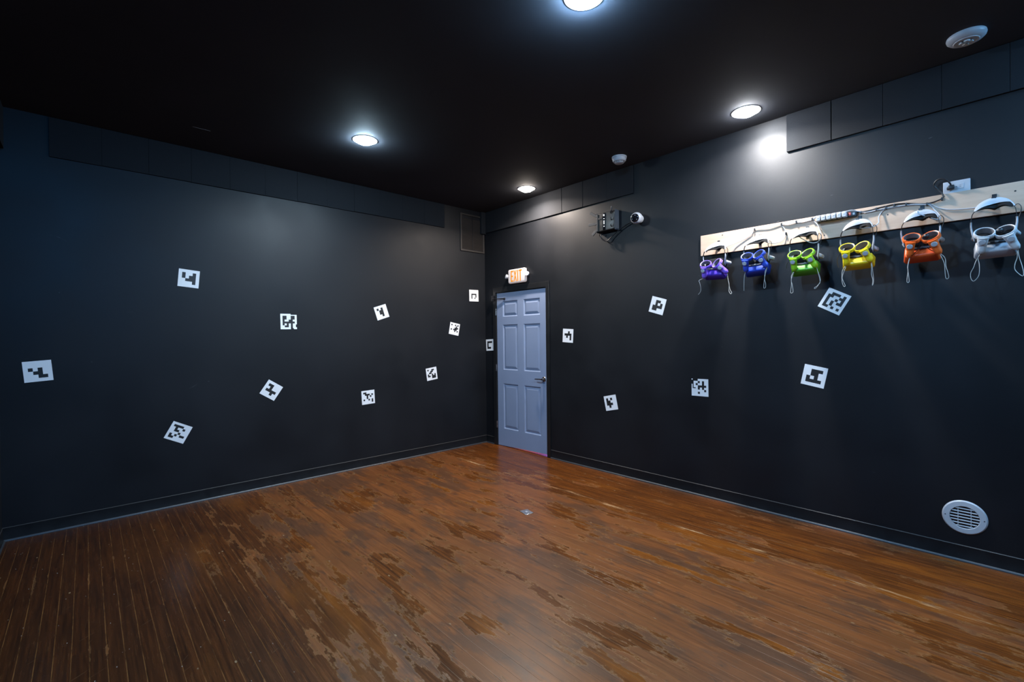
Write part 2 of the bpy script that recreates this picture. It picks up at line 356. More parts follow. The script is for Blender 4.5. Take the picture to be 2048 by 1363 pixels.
# ------------------------------------------------------------------ door
door = thing('door_1', 'pale blue-grey six-panel door in the corner under the exit sign', 'door', at(FR, 0.705, 0, 0), kind='structure')
def door_leaf():
    m = MB(); u0, u1, t = 0.2475-0.705, 1.1665-0.705, 2.058
    us = [u0, 0.364-0.705, 0.652-0.705, 0.764-0.705, 1.058-0.705, u1]
    bz0, bz1 = 0.006, 0.030                     # the leaf hangs a little crooked
    zs = [None, 0.240, 0.846, 1.030, 1.634, 1.739, 1.949, t]
    def zz(k, u): return (bz0 + (bz1-bz0)*(u-u0)/(u1-u0)) if k == 0 else zs[k]
    wf = -0.004
    for i in range(5):
        for k in range(7):
            a = [(us[i], zz(k, us[i])), (us[i+1], zz(k, us[i+1])), (us[i+1], zz(k+1, us[i+1])), (us[i], zz(k+1, us[i]))]
            if i in (1, 3) and k in (1, 3, 5):
                loops = []
                for ins, dep in ((0, 0), (0.006, -0.003), (0.014, -0.012), (0.022, -0.012), (0.046, -0.004), (0.050, -0.0035)):
                    loops.append([(a[0][0]+ins, a[0][1]+ins, wf+dep), (a[1][0]-ins, a[1][1]+ins, wf+dep), (a[2][0]-ins, a[2][1]-ins, wf+dep), (a[3][0]+ins, a[3][1]-ins, wf+dep)])
                m.loft(loops, caps=False); m.add(loops[-1], [(0, 1, 2, 3)])
            else: m.add([(p[0], p[1], wf) for p in a], [(0, 1, 2, 3)])
    wb = -0.044
    out = [(u0, bz0), (u1, bz1), (u1, t), (u0, t)]
    m.add([(p[0], p[1], wf) for p in out] + [(p[0], p[1], wb) for p in out], [(4, 7, 6, 5), (0, 1, 5, 4), (1, 2, 6, 5), (2, 3, 7, 6), (3, 0, 4, 7)])
    return m
leaf = door_leaf().build('door_leaf', 'door', door, smooth=False)
fm = MB()
for a, b in (((0.1825, 0, 0), (0.238, 2.137, 0.014)), ((1.172, 0, 0), (1.2275, 2.137, 0.014)), ((0.238, 2.070, 0), (1.172, 2.137, 0.014)),
             ((0.238, 0, -0.115), (0.245, 2.070, 0.002)), ((1.169, 0, -0.115), (1.172, 2.070, 0.002)), ((0.238, 2.0605, -0.115), (1.172, 2.070, 0.002))):
    fm.box((a[0]-0.705, a[1], a[2]), (b[0]-0.705, b[1], b[2]))
tag(fm.build('door_frame', 'casing', door, bevel=0.003), 'black door frame')
for z in (1.807, 1.053, 0.283):
    h = MB(); h.T = Matrix.Translation((0.229+0.013-0.705, z, 0.010)) @ Matrix.Rotation(PI/2, 4, 'X')
    h.lathe([(0, -0.046), (0.0055, -0.046), (0.0055, 0.046), (0, 0.046)], 14)
    h.T = Matrix.Identity(4); h.box((0.2285-0.705, z-0.045, 0.0145), (0.242-0.705, z+0.045, 0.0165))
    h.build('hinge', 'steel', door)
lev = MB(); lev.T = Matrix.Translation((1.117-0.705, 0.945, -0.004))
lev.lathe([(0, 0), (0.030, 0), (0.031, 0.004), (0.027, 0.010), (0.013, 0.013), (0.012, 0.045), (0, 0.047)], 28)
lev.T = Matrix.Translation((1.117-0.705, 0.945, 0.038))
lev.tube([(0, 0, 0), (-0.03, 0.001, 0.004), (-0.075, 0.0, 0.003), (-0.118, -0.002, -0.002)], lambda t: (0.0105-0.003*t, 0.0085-0.003*t), 12)
lev.build('lever_handle', 'bronze', door)
cl = MB(); cl.box((0.186-0.705, 1.955, 0.014), (0.206-0.705, 2.030, 0.045))
cl.tube([(0.200-0.705, 1.985, 0.040), (0.245-0.705, 1.983, 0.036), (0.320-0.705, 1.981, 0.024), (0.405-0.705, 1.979, 0.012)], lambda t: 0.0048+0.004*t, 10)
cl.box((0.395-0.705, 1.968, -0.004), (0.418-0.705, 1.990, 0.016))
cl.build('door_closer', 'black', door, bevel=0.001)
li = bpy.data.lights.new('corridor_light', 'AREA'); li.energy = 90; li.color = (0.24, 0.17, 1.0); li.size = 0.7; li.size_y = 0.3; li.shape = 'RECTANGLE'
lo = bpy.data.objects.new('corridor_light', li); COL.objects.link(lo); lo.location = (0.45, -0.80, 0.55)
lo.rotation_euler = (0, math.radians(25), 0)

# ------------------------------------------------------------------ lamps
LNAMES = ['bright round recessed ceiling lamp nearest the black left wall', 'bright round recessed ceiling lamp above the wooden headset board',
          'bright round recessed ceiling lamp in the far corner above the door', 'bright round recessed ceiling lamp cut off by the top edge of the picture',
          'added unseen blue-white fill lamp in the ceiling behind the viewer beside the near wall', 'added unseen blue-white fill lamp in the ceiling behind the viewer beyond the right end of the board', 'added unseen cool white fill lamp in the ceiling behind the viewer in the middle of the room']
for (x, y, pw, colr, ls, lc), lab in zip(LAMPS, LNAMES):
    t = thing('recessed_lamp', lab, 'ceiling lamp', at(FC, x, -y, 0), 'recessed ceiling lamps')
    MB().lathe([(0.0765, 0.0002), (0.1000, 0.0042), (0.1030, 0.0034), (0.1045, 0.0002), (0.0765, 0.0002)], 48).build('trim_ring', 'lamp_trim', t)
    MB().lathe([(0.0755, 0.0004), (0.075, 0.008), (0.069, 0.018), (0.051, 0.028), (0.025, 0.033), (0.0, 0.034)], 48).build('lens', emit('lamp_lens', lc, ls), t)
    d = bpy.data.lights.new('beam', 'AREA'); d.shape = 'DISK'; d.size = 0.10; d.energy = pw; d.color = colr; d.spread = math.radians(156)
    l = bpy.data.objects.new('beam', d); COL.objects.link(l); l.parent = t
    l.location = (0, 0, 0.0355); l.rotation_euler = (PI, 0, 0)

# ------------------------------------------------------------------ acoustic panels under the ceiling
def panel(fr, a0, a1, z0, z1, t, label, grp):
    o = MB().box((-(a1-a0)/2, 0, 0), ((a1-a0)/2, z1-z0, t)).build('acoustic_panel', 'panel', None, at(fr, (a0+a1)/2, z0, 0.0003), bevel=0.0015)
    return tag(o, label, 'wall panel', grp)
ORD = ['first', 'second', 'third', 'fourth', 'fifth', 'sixth', 'seventh', 'eighth', 'ninth', 'tenth', 'eleventh', 'twelfth']
for i in range(12):
    a0 = -4.317 + i*0.3035
    panel(FL, a0+0.0003, a0+0.3035-0.0003, 2.893+random.uniform(-.002, .002), 3.197, 0.015+random.uniform(-.002, .002),
          'black felt panel along the top of the left wall, %s from its left end' % ORD[i], 'left wall panel row')
ed = [0.042, 0.225, 0.530, 0.835, 1.141, 1.447, 1.758, 2.080, 2.402]
for i in range(8):
    gap = 0.0045 if i in (4, 5) else 0.0012
    panel(FR, ed[i]+0.0005, ed[i+1]-gap, 2.912, 3.197, 0.014+[0, .0015, .003, 0, .0025, .001, 0, .001][i],
          'black felt panel along the top of the right wall, %s from the room corner' % ORD[i], 'corner panel row')
for i in range(6):
    a0 = 3.807+i*0.302
    panel(FR, a0+0.0005, a0+0.302-(0.005 if i == 0 else 0.0015), 2.906, 3.197, 0.018,
          'black felt panel above the headset board, %s past the gap by the lamp' % ORD[i], 'panel row above the board')
panel(FL, -0.085, -0.001, 2.897, 3.197, 0.040, 'narrow thick black panel filling the ceiling corner beside the wall grille', None)
panel(FN, -0.306, -0.003, 2.893, 3.197, 0.045, 'black felt panel at the left picture edge, on the wall turning towards the viewer', None)

# ------------------------------------------------------------------ coded wall markers
def grid(rows, n):
    g = [['.']*n for _ in range(n)]
    for r, s in rows.items():
        for c, ch in enumerate(s): g[r][c] = ch
    return g
def double(g): return [[ch for ch in row for _ in (0, 1)] for row in g for _ in (0, 1)]
def marker(fr, a, z, ang, g, label):
    n = len(g); s = 0.157; c = s/n; m = MB(); T0, T1 = 0.0006, 0.0016
    def P(i, j, w): return (-s/2+i*c, s/2-j*c, w)
    full = lambda r, q: 0 <= r < n and 0 <= q < n and g[r][q] != ' '
    for r in range(n):
        for q in range(n):
            if not full(r, q): continue
            mi = 1 if g[r][q] == '#' else 0
            m.add([P(q, r, T1), P(q, r+1, T1), P(q+1, r+1, T1), P(q+1, r, T1)], [(0, 1, 2, 3)], mi)
            m.add([P(q, r, T0), P(q, r+1, T0), P(q+1, r+1, T0), P(q+1, r, T0)], [(3, 2, 1, 0)], mi)
            for dr, dq, e in ((-1, 0, ((q, r), (q+1, r))), (1, 0, ((q, r+1), (q+1, r+1))), (0, -1, ((q, r), (q, r+1))), (0, 1, ((q+1, r), (q+1, r+1)))):
                if not full(r+dr, q+dq):
                    (i0, j0), (i1, j1) = e; m.add([P(i0, j0, T0), P(i1, j1, T0), P(i1, j1, T1), P(i0, j0, T1)], [(0, 1, 2, 3)], mi)
    o = m.build('coded_marker', ['vinyl', 'print'], None, at(fr, a, z, 0, math.radians(ang)), smooth=False)
    return tag(o, label, 'wall marker', 'coded square markers on the walls')
gB = double(grid({1: '.##..##.', 2: '.##..##.', 3: '.#..##..', 4: '.######.', 5: '.#.#.#..', 6: '..##.#..', 7: '..... ..'}, 8))
for q in range(10, 16): gB[0][q] = ' '
for r in (11, 12, 13): gB[r][15] = ' '
gB[15][12] = ' '
gO = double(grid({1: '...#.#..', 2: '..#..#..', 3: '...####.', 4: '...#.#..', 5: '......#.', 6: '...#....'}, 8))
for q in range(6):
    for r in (0, 1): gO[r][q] = ' '
for r in (2, 3, 4): gO[r][0] = gO[r][1] = ' '
gO[0][0] = '.'
for r in (5, 6, 7, 8): gO[r][1] = '#'
gO[8][2] = gO[8][3] = '#'
MK = [
 (FL, -3.437, 2.023, -5.1, grid({1: '.#..#.', 2: '.#.##.', 3: '..###.', 4: '....#.'}, 6), 'white square marker highest at the left of the left wall, with a black y-like shape'),
 (FL, -2.595, 1.649, 0.7, gB, 'white square marker with a torn right half and dense black pattern on the left wall'),
 (FL, -1.568, 1.774, 18.1, grid({1: '.#.#..', 2: '..##..', 3: '..##..', 4: '...#..'}, 6), 'white square marker tilted left, black dot and stair bar, upper middle of the left wall'),
 (FL, -0.200, 2.039, 1.1, grid({3: '..#####..', 4: '..#...#..', 5: '..#...#..', 6: '..#..#...'}, 9), 'white square marker with a black arch shape, top right of the left wall'),
 (FL, -0.531, 1.582, -10.8, grid({1: '.#..#.#.', 2: '.....#..', 3: '....###.', 4: '.#.###..', 5: '....#.#.'}, 8), 'white square marker with scattered dots around a star-like blot, below the arch marker'),
 (FL, -4.400, 1.244, 4.5, grid({2: '.#.#..', 3: '..##..', 4: '...##.'}, 6), 'leftmost white square marker, wide, close to the left picture edge'),
 (FL, -2.767, 0.961, -33.9, grid({1: '.##...', 2: '..#...', 3: '.####.', 4: '...#..'}, 6), 'white diamond-tilted marker with a black 4-like sign, lower left wall'),
 (FL, -1.747, 0.794, 2.7, grid({1: '.##.....', 2: '..###.#.', 3: '...#.#..', 4: '...#....', 5: '.#..#.#.', 6: '......#.'}, 8), 'white square marker with small scattered black cells, lowest upright one on the left wall'),
 (FL, -0.891, 1.011, 7.4, grid({1: '.#..##..', 2: '...##...', 3: '..##....', 4: '.#..#.#.', 5: '.##.###.', 6: '....###.'}, 8), 'white marker with a black diagonal stair above a block, low near the room corner'),
 (FL, -3.532, 0.650, -28.1, grid({1: '.####...', 2: '..#..#..', 3: '..##....', 4: '....#...', 5: '.#.#.##.', 6: '.##.....'}, 8), 'lowest white marker on the left wall, strongly tilted, closest to the floor'),
 (FR, 0.091, 1.360, 2.7, grid({1: '.####.', 2: '.#....', 3: '.#....', 4: '.###..'}, 6), 'narrow-looking white marker squeezed between the room corner and the door frame'),
 (FR, 1.510, 1.475, -3.6, grid({1: '...#..', 2: '.####.', 3: '..#.#.', 4: '....#.'}, 6), 'white marker on the right wall nearest the door, level with its middle'),
 (FR, 2.100, 0.753, 12.5, grid({1: '.#.#..', 2: '.##...', 3: '.###..', 4: '..#...'}, 6), 'lowest white marker on the right wall, leaning left'),
 (FR, 2.660, 1.758, -16.9, grid({1: '..##..', 2: '..#.#.', 3: '.####.', 4: '.##...'}, 6), 'white tilted marker with a black P-like shape, below and left of the purple headset'),
 (FR, 3.080, 0.987, 0.3, gO, 'white marker with its upper left corner torn away on the right wall'),
 (FR, 3.984, 1.140, -11.5, grid({1: '..###.', 2: '..##..', 3: '.#.#..', 4: '.####.'}, 6), 'white marker with a bold black figure, right-hand one of the lower right wall'),
 (FR, 4.116, 1.706, -29.5, grid({1: '..###.#.', 2: '.##..##.', 3: '.#..#.#.', 4: '.#.#.##.', 5: '.#.#....', 6: '.##.#.#.'}, 8), 'largest-looking white marker, diamond-tilted, below the yellow and green headsets'),
]
for a in MK: marker(*a)

# ------------------------------------------------------------------ exit sign
es = thing('exit_sign', 'white lit exit sign with twin lamp heads above the blue-grey door', 'exit sign', at(FR, 0.690, 2.253, 0))
b = MB(); b.T = Matrix.Translation((0, 0, 0.024)); b.rbox(0.315, 0.178, 0.046, 0.020); b.build('housing', 'sign', es)
L = MB(); hz = 0.071
def bar(x0, y0, x1, y1): L.box((x0, y0, 0.0472), (x1, y1, 0.0482))
bar(-0.102, -hz, -0.085, hz); bar(-0.085, hz-0.017, -0.056, hz); bar(-0.085, -0.008, -0.060, 0.008); bar(-0.085, -hz, -0.056, -hz+0.017)
for sg in (1, -1):
    L.prism([(-0.019-0.023*sg-0.008, -hz), (-0.019-0.023*sg+0.008, -hz), (-0.019+0.020*sg+0.008, hz), (-0.019+0.020*sg-0.008, hz)], 0.0472, 0.0482 + 0.0001*sg)
bar(0.021, -hz, 0.038, hz); bar(0.068, -hz, 0.085, hz-0.017); bar(0.050, hz-0.017, 0.103, hz)
L.build('exit_lettering', 'amber', es, smooth=False)
for sg in (-1, 1):
    h = MB(); h.T = Matrix.Translation((sg*0.160, 0.004, 0.028)) @ Matrix.Rotation(sg*PI/2, 4, 'Y')
    h.lathe([(0, 0), (0.013, 0), (0.013, 0.016), (0, 0.017)], 16)
    h.T = Matrix.Translation((sg*0.187, 0.004, 0.030)) @ Matrix.Rotation(-0.25, 4, 'X') @ Matrix.Rotation(sg*0.35, 4, 'Y')
    h.lathe([(0, -0.022), (0.018, -0.020), (0.026, -0.008), (0.030, 0.016), (0.030, 0.022), (0.026, 0.023)], 24)
    ho = h.build('lamp_head', 'white', es)
    q = MB(); q.T = h.T; q.lathe([(0.0262, 0.0215), (0.018, 0.0245), (0, 0.026)], 24); q.build('lamp_lens', 'lightgrey', ho)

# ------------------------------------------------------------------ wall grille in the upper corner
gr = thing('wall_grille', 'dark metal grille high on the left wall at the room corner', 'air grille', at(FL, -0.217, 2.884, 0))
f = MB(); w2, h2, e = 0.203, 0.253, 0.022
for a, c in (((-w2, -h2, 0.0005), (w2, -h2+e, 0.014)), ((-w2, h2-e, 0.0005), (w2, h2, 0.014)), ((-w2, -h2+e, 0.0005), (-w2+e, h2-e, 0.014)), ((w2-e, -h2+e, 0.0005), (w2, h2-e, 0.014))): f.box(a, c)
f.build('frame', 'grille', gr, bevel=0.002)
MB().box((-w2+e, -h2+e, 0.0006), (w2-e, h2-e, 0.0016)).build('backing', 'black', gr)
s_ = MB()
for i in range(24):
    z = -h2+e+0.010+i*0.0172
    s_.add([(-w2+e, z, 0.003), (w2-e, z, 0.003), (w2-e, z+0.013, 0.011), (-w2+e, z+0.013, 0.011), (-w2+e, z-0.0012, 0.003), (w2-e, z-0.0012, 0.003), (w2-e, z+0.0118, 0.011), (-w2+e, z+0.0118, 0.011)],
           [(0, 1, 2, 3), (7, 6, 5, 4), (0, 4, 5, 1), (2, 6, 7, 3), (1, 5, 6, 2), (0, 3, 7, 4)])
s_.build('louvers', 'grille', gr, smooth=False)
MB().box((-0.004, -h2+e, 0.0105), (0.004, h2-e, 0.0135)).build('centre_bar', 'black', gr)

# ------------------------------------------------------------------ smoke detectors
sd = thing('smoke_detector', 'small white domed smoke detector on the ceiling near the far lamp', 'smoke detector', at(FC, -0.288, 2.430, 0), 'ceiling detectors')
MB().lathe([(0, 0.0004), (0.071, 0.0004), (0.071, 0.014), (0.067, 0.018), (0.064, 0.036), (0.058, 0.046), (0.044, 0.050)], 40).build('housing', 'white', sd)
v = MB(); v.lathe([(0.044, 0.0495), (0.043, 0.060), (0.036, 0.064), (0.016, 0.066), (0, 0.0662)], 32)
vo = v.build('sensor_cap', 'white', sd)
sl = MB()
for k in range(12):
    sl.T = Matrix.Rotation(2*PI*k/12, 4, 'Z'); sl.box((0.0425, -0.006, 0.0520), (0.0442, 0.006, 0.0575))
sl.build('vent_slots', 'black', vo)
sd2 = thing('smoke_detector', 'large white ceiling detector with clear strobe in the upper right corner', 'smoke detector', at(FC, -0.305, 4.843, 0), 'ceiling detectors')
MB().lathe([(0, 0.0004), (0.086, 0.0004), (0.088, 0.010), (0.085, 0.020), (0.074, 0.030), (0.058, 0.036), (0.030, 0.038)], 48).build('housing', 'white', sd2)
MB().lathe([(0.058, 0.0355), (0.055, 0.0395), (0.050, 0.0395), (0.047, 0.0365)], 40).build('ridge', 'lightgrey', sd2)
q = MB(); q.T = Matrix.Rotation(0.6, 4, 'Z')
for k in range(4):
    q.T = Matrix.Rotation(0.6+k*PI/2, 4, 'Z'); q.prism([(0.003, 0.003), (0.028, 0.006), (0.024, 0.022), (0.006, 0.028)], 0.0365, 0.046)
q.build('strobe_lens', 'smokeclear', sd2, bevel=0.002)
MB().lathe([(0, 0.037), (0.006, 0.037), (0.0055, 0.047), (0, 0.048)], 14).build('strobe_tube', 'midgrey', sd2)

# ------------------------------------------------------------------ round vent low on the right wall
rv = thing('round_vent', 'round white louvered vent low on the right wall near the floor', 'air vent', at(FR, 4.812, 0.283, 0))
MB().lathe([(0.069, 0.001), (0.069, 0.006), (0.072, 0.010), (0.100, 0.009), (0.106, 0.004), (0.107, 0.0005), (0.069, 0.001)], 56).build('rim', 'white', rv)
MB().lathe([(0.0, 0.0006), (0.0695, 0.0006)], 40).build('backing', 'black', rv)
sl = MB(); R_ = 0.0695
for k in range(7):
    z = -0.057+k*0.0185; hw = math.sqrt(R_*R_-z*z)-0.001
    sl.add([(-hw, z-0.0022, 0.0085), (hw, z-0.0022, 0.0085), (hw, z+0.0022, 0.0014), (-hw, z+0.0022, 0.0014), (-hw, z-0.0002, 0.0092), (hw, z-0.0002, 0.0092), (hw, z+0.0038, 0.0024), (-hw, z+0.0038, 0.0024)],
           [(0, 1, 2, 3), (7, 6, 5, 4), (0, 4, 5, 1), (2, 6, 7, 3), (1, 5, 6, 2), (0, 3, 7, 4)])
for x in (-0.030, 0.030): sl.box((x-0.0022, -0.060, 0.0012), (x+0.0022, 0.060, 0.0060))
sl.build('louvers', 'white', rv, smooth=False)
for x in (-0.090, 0.090):
    q = MB(); q.T = Matrix.Translation((x, 0, 0.0085)); q.lathe([(0, 0.0022), (0.003, 0.0019), (0.0036, 0)], 14); q.build('screw', 'black', rv)

# ------------------------------------------------------------------ floor plate
fp = thing('floor_plate', 'small square steel plate set on the worn floor boards', 'floor plate', Matrix.Translation((-1.430, -2.266, 0)) @ Matrix.Rotation(-0.21, 4, 'Z'))
MB().box((-0.039, -0.049, 0.0003), (0.039, 0.049, 0.005)).build('plate', 'steel', fp, bevel=0.0015)
MB().lathe([(0.012, 0.0052), (0.011, 0.0068), (0, 0.007)], 20).build('cap', 'midgrey', fp)

# ------------------------------------------------------------------ router on bracket with camera
rt = thing('router_bracket', 'open metal bracket fixed to the right wall, clamping the black router', 'bracket', at(FR, 2.105, 2.675, 0))
bw, bh, bd = 0.118, 0.104, 0.070
m = MB()
m.box((-bw, -bh, 0.0005), (bw, bh, 0.004)); m.box((bw-0.003, -bh, 0.004), (bw, bh, bd)); m.box((-bw, -bh, 0.004), (-bw+0.003, bh, bd))
m.build('tray', plain('grey_steel_tray', (0.060, 0.072, 0.090), 0.4, 0.2, 0.15, 30), rt, smooth=False)
for x, y, ln in ((0.088, 0.080, 0.050), (0.075, 0.070, 0.022), (0.080, -0.002, 0.030), (0.078, -0.070, 0.026)):
    q = MB(); q.tube([(x, y, 0.0765), (x+0.004, y+0.006, 0.092), (x+0.006, y+ln*0.6, 0.098), (x+0.008, y+ln, 0.099)], 0.0055, 8); q.build('clip', 'black', rt)
rt2 = thing('wireless_router', 'black wireless router with paddle antennas and a column of lit dots, in the wall bracket', 'router', at(FR, 2.105, 2.675, 0.005))
b = MB(); b.T = Matrix.Translation((0.0, 0, 0.040)); b.rbox(0.222, 0.196, 0.056, 0.012); b.build('body', plain('brown_black_gloss', (0.018, 0.0155, 0.0140), 0.36, 0, 0.2, 18), rt2)
MB().box((-0.034, -0.088, 0.0675), (0.000, 0.088, 0.0715)).build('front_strip', 'glass', rt2, bevel=0.001)
q = MB(); q.box((-0.106, 0.030, 0.0675), (-0.038, 0.050, 0.0720)); q.box((-0.109, -0.090, 0.0675), (-0.096, 0.088, 0.0735)); q.build('edge_ribs', 'black', rt2, bevel=0.001)
for z, hgt in ((0.066, 0.018), (0.030, 0.006), (0.004, 0.008), (-0.010, 0.008), (-0.024, 0.007), (-0.050, 0.008)):
    MB().box((-0.021, z-hgt/2, 0.0716), (-0.012, z+hgt/2, 0.0726)).build('status_light', 'led', rt2)
for (x0, y0, x1, y1) in ((-0.116, 0.074, -0.205, 0.128), (-0.118, -0.004, -0.225, 0.000), (-0.116, -0.070, -0.178, -0.118)):
    a = MB(); dv = Vector((x1-x0, y1-y0, 0)).normalized(); nv = Vector((-dv.y, dv.x, 0))
    a.tube([(x0+0.012, y0-dv.y*0.01, 0.052), (x0-0.006, y0, 0.058)], 0.0065, 10, smooth=False)
    p0, p1 = Vector((x0-0.004, y0, 0.058)), Vector((x1, y1, 0.062))
    a.loft([[p+nv*sx*k+Vector((0, 0, sz*0.0045)) for sx, sz in ((-1, -1), (1, -1), (1, 1), (-1, 1))] for p, k in ((p0, 0.007), (p0+dv*0.025, 0.014), (p1, 0.0145))])
    a.build('antenna', 'antenna', rt2, bevel=0.001)
# lead to the camera
MBc = MB(); MBc.tube([(2.046, 2.560, 0.045), (2.028, 2.535, 0.050), (2.045, 2.495, 0.050), (2.100, 2.470, 0.045), (2.160, 2.512, 0.035), (2.240, 2.562, 0.030), (2.330, 2.602, 0.028), (2.430, 2.632, 0.030)], 0.0052, 8)
mw = FR
cab = MBc.build('camera_lead', 'black', None, FR); tag(cab, 'black lead looping from the router bracket to the round camera', 'cable')
c2 = MB(); c2.tube([(2.000, 2.560, 0.04), (2.004, 2.535, 0.03), (2.03, 2.505, 0.02), (2.07, 2.478, 0.015), (2.095, 2.466, 0.012)], 0.004, 8)
tag(c2.build('router_lead', 'black', None, FR), 'short black lead drooping below the router bracket', 'cable')
wc = thing('dome_camera', 'round white camera with a black glass face on the right wall beside the router', 'camera', at(FR, 2.475, 2.636, 0))
MB().lathe([(0, 0.0005), (0.040, 0.0005), (0.042, 0.012), (0.034, 0.020), (0.018, 0.026), (0.016, 0.040)], 32).build('base', 'white', wc)
dirT = Matrix.Translation((0.004, -0.002, 0.072)) @ Vector((0.17, -0.12, 0.97)).normalized().to_track_quat('Z', 'Y').to_matrix().to_4x4()
s2 = MB(); s2.T = dirT
s2.lathe([(0.057*math.sin(a), 0.057*-math.cos(a)) for a in [PI*k/24*0.745 for k in range(0, 25)]], 40); sh = s2.build('shell', 'white', wc)
s3 = MB(); s3.T = dirT
s3.lathe([(0.0405, 0.039), (0.041, 0.042), (0.036, 0.046), (0.024, 0.049), (0, 0.050)], 36); s3.build('face_glass', 'glass', wc)
s4 = MB(); s4.T = dirT; s4.lathe([(0.014, 0.0492), (0.013, 0.0530), (0, 0.0545)], 20); s4.build('lens', 'glass', wc)
for k in range(3):
    s5 = MB(); s5.T = dirT @ Matrix.Rotation(k*2.1+0.4, 4, 'Z') @ Matrix.Translation((0.026, 0, 0.0478)); s5.lathe([(0.0035, 0), (0.003, 0.002), (0, 0.0026)], 10); s5.build('diode', 'white', wc)

# ------------------------------------------------------------------ wooden board, outlet, power strip
BT = 0.018
bd_ = MB(); bd_.box((-1.22, -0.0905, 0.0003), (1.22, 0.0905, BT))
board = thing('wooden_board', 'long pale plywood board screwed along the right wall, holding the headsets', 'board', at(FR, 3.105+1.22, 2.2685, 0))
bd_.build('plank', 'ply', board, bevel=0.001)
for s, z in ((4.435, 2.284), (5.035, 2.305), (4.72, 2.345), (3.30, 2.335), (3.16, 2.21), (4.06, 2.205)):
    q = MB(); q.T = Matrix.Translation((s-4.325, z-2.2685, BT)); q.lathe([(0.0048, 0.0), (0.0042, 0.0010), (0, 0.0012)], 12); q.build('screw', 'black', board)
ot = thing('wall_outlet', 'white wall plate with power outlet above the right end of the board', 'power outlet', at(FR, 4.780, 2.397, 0))
b = MB(); b.T = Matrix.Translation((0, 0, 0.0035)); b.rbox(0.127, 0.076, 0.006, 0.004); b.build('plate', 'white', ot)
rc = MB(); rc.box((-0.033, -0.016, 0.0062), (0.033, 0.016, 0.0078)); rco = rc.build('receptacle', 'white', ot, bevel=0.001)
q = MB(); q.box((0.013, 0.003, 0.0078), (0.021, 0.0045, 0.0081)); q.box((0.013, -0.0055, 0.0078), (0.021, -0.004, 0.0081)); q.lathe([(0.0022, 0.0079), (0, 0.0081)], 10)
q.build('slots', 'black', rco)
ps = thing('power_strip', 'black power strip with red switch on the top edge of the board', 'power strip', at(FR, 4.140, 2.325, BT))
b = MB(); b.T = Matrix.Translation((0, 0, 0.015)); b.rbox(0.250, 0.040, 0.0285, 0.006); b.build('body', 'black', ps)
MB().box((-0.121, -0.0165, 0.0290), (0.062, 0.0165, 0.0305)).build('socket_row', 'midgrey', ps, bevel=0.001)
MB().box((0.076, -0.010, 0.0285), (0.092, 0.010, 0.034)).build('rocker_switch', 'red', ps, bevel=0.002)
MB().box((0.102, -0.008, 0.0288), (0.114, 0.008, 0.0300)).build('rating_plate', 'lightgrey', ps)
for i in range(6):
    s = 4.037+i*0.0322
    c_ = thing('charger_plug', 'white cube charger in the power strip, %s from the left end' % ORD[i], 'charger', at(FR, s, 2.326, BT+0.0306), 'chargers in the power strip')
    b = MB(); b.T = Matrix.Translation((0, 0, 0.019)); b.rbox(0.0270, 0.040, 0.038, 0.005); b.build('body', 'white', c_)
    MB().box((-0.006, -0.003, 0.0378), (0.006, 0.003, 0.0386)).build('port', 'midgrey', c_)

def cable(name, pts, r, mat, label, w=None):
    m = MB(); m.tube([(p[0], p[1], p[2] if len(p) > 2 else w) for p in pts], r, 8)
    return tag(m.build(name, mat, None, FR), label, 'cable')
wB = BT+0.006
cord_t = thing('power_cable', 'thick black cord looping from the power strip up into the wall outlet', 'cable', FR.copy())
m = MB(); m.tube([(4.262, 2.333, 0.033), (4.300, 2.331, wB+.004), (4.335, 2.333, wB), (4.375, 2.339, wB), (4.419, 2.343, wB), (4.472, 2.346, wB), (4.535, 2.339, wB), (4.601, 2.322, wB), (4.651, 2.315, wB), (4.689, 2.322, wB+.002),
    (4.717, 2.336, 0.03), (4.714, 2.362, 0.028), (4.695, 2.392, 0.026), (4.679, 2.414, 0.03), (4.676, 2.432, 0.034), (4.689, 2.450, 0.04), (4.712, 2.454, 0.046), (4.733, 2.442, 0.05), (4.750, 2.420, 0.046), (4.756, 2.405, 0.036)], 0.0046, 8)
m.build('cord', 'black', cord_t)
m = MB(); m.T = Matrix.Translation((4.757, 2.394, 0.0225)); m.rbox(0.030, 0.026, 0.028, 0.006); m.T = Matrix.Translation((4.744, 2.389, 0.020)); m.rbox(0.018, 0.018, 0.022, 0.005); m.build('plug', 'black', cord_t)
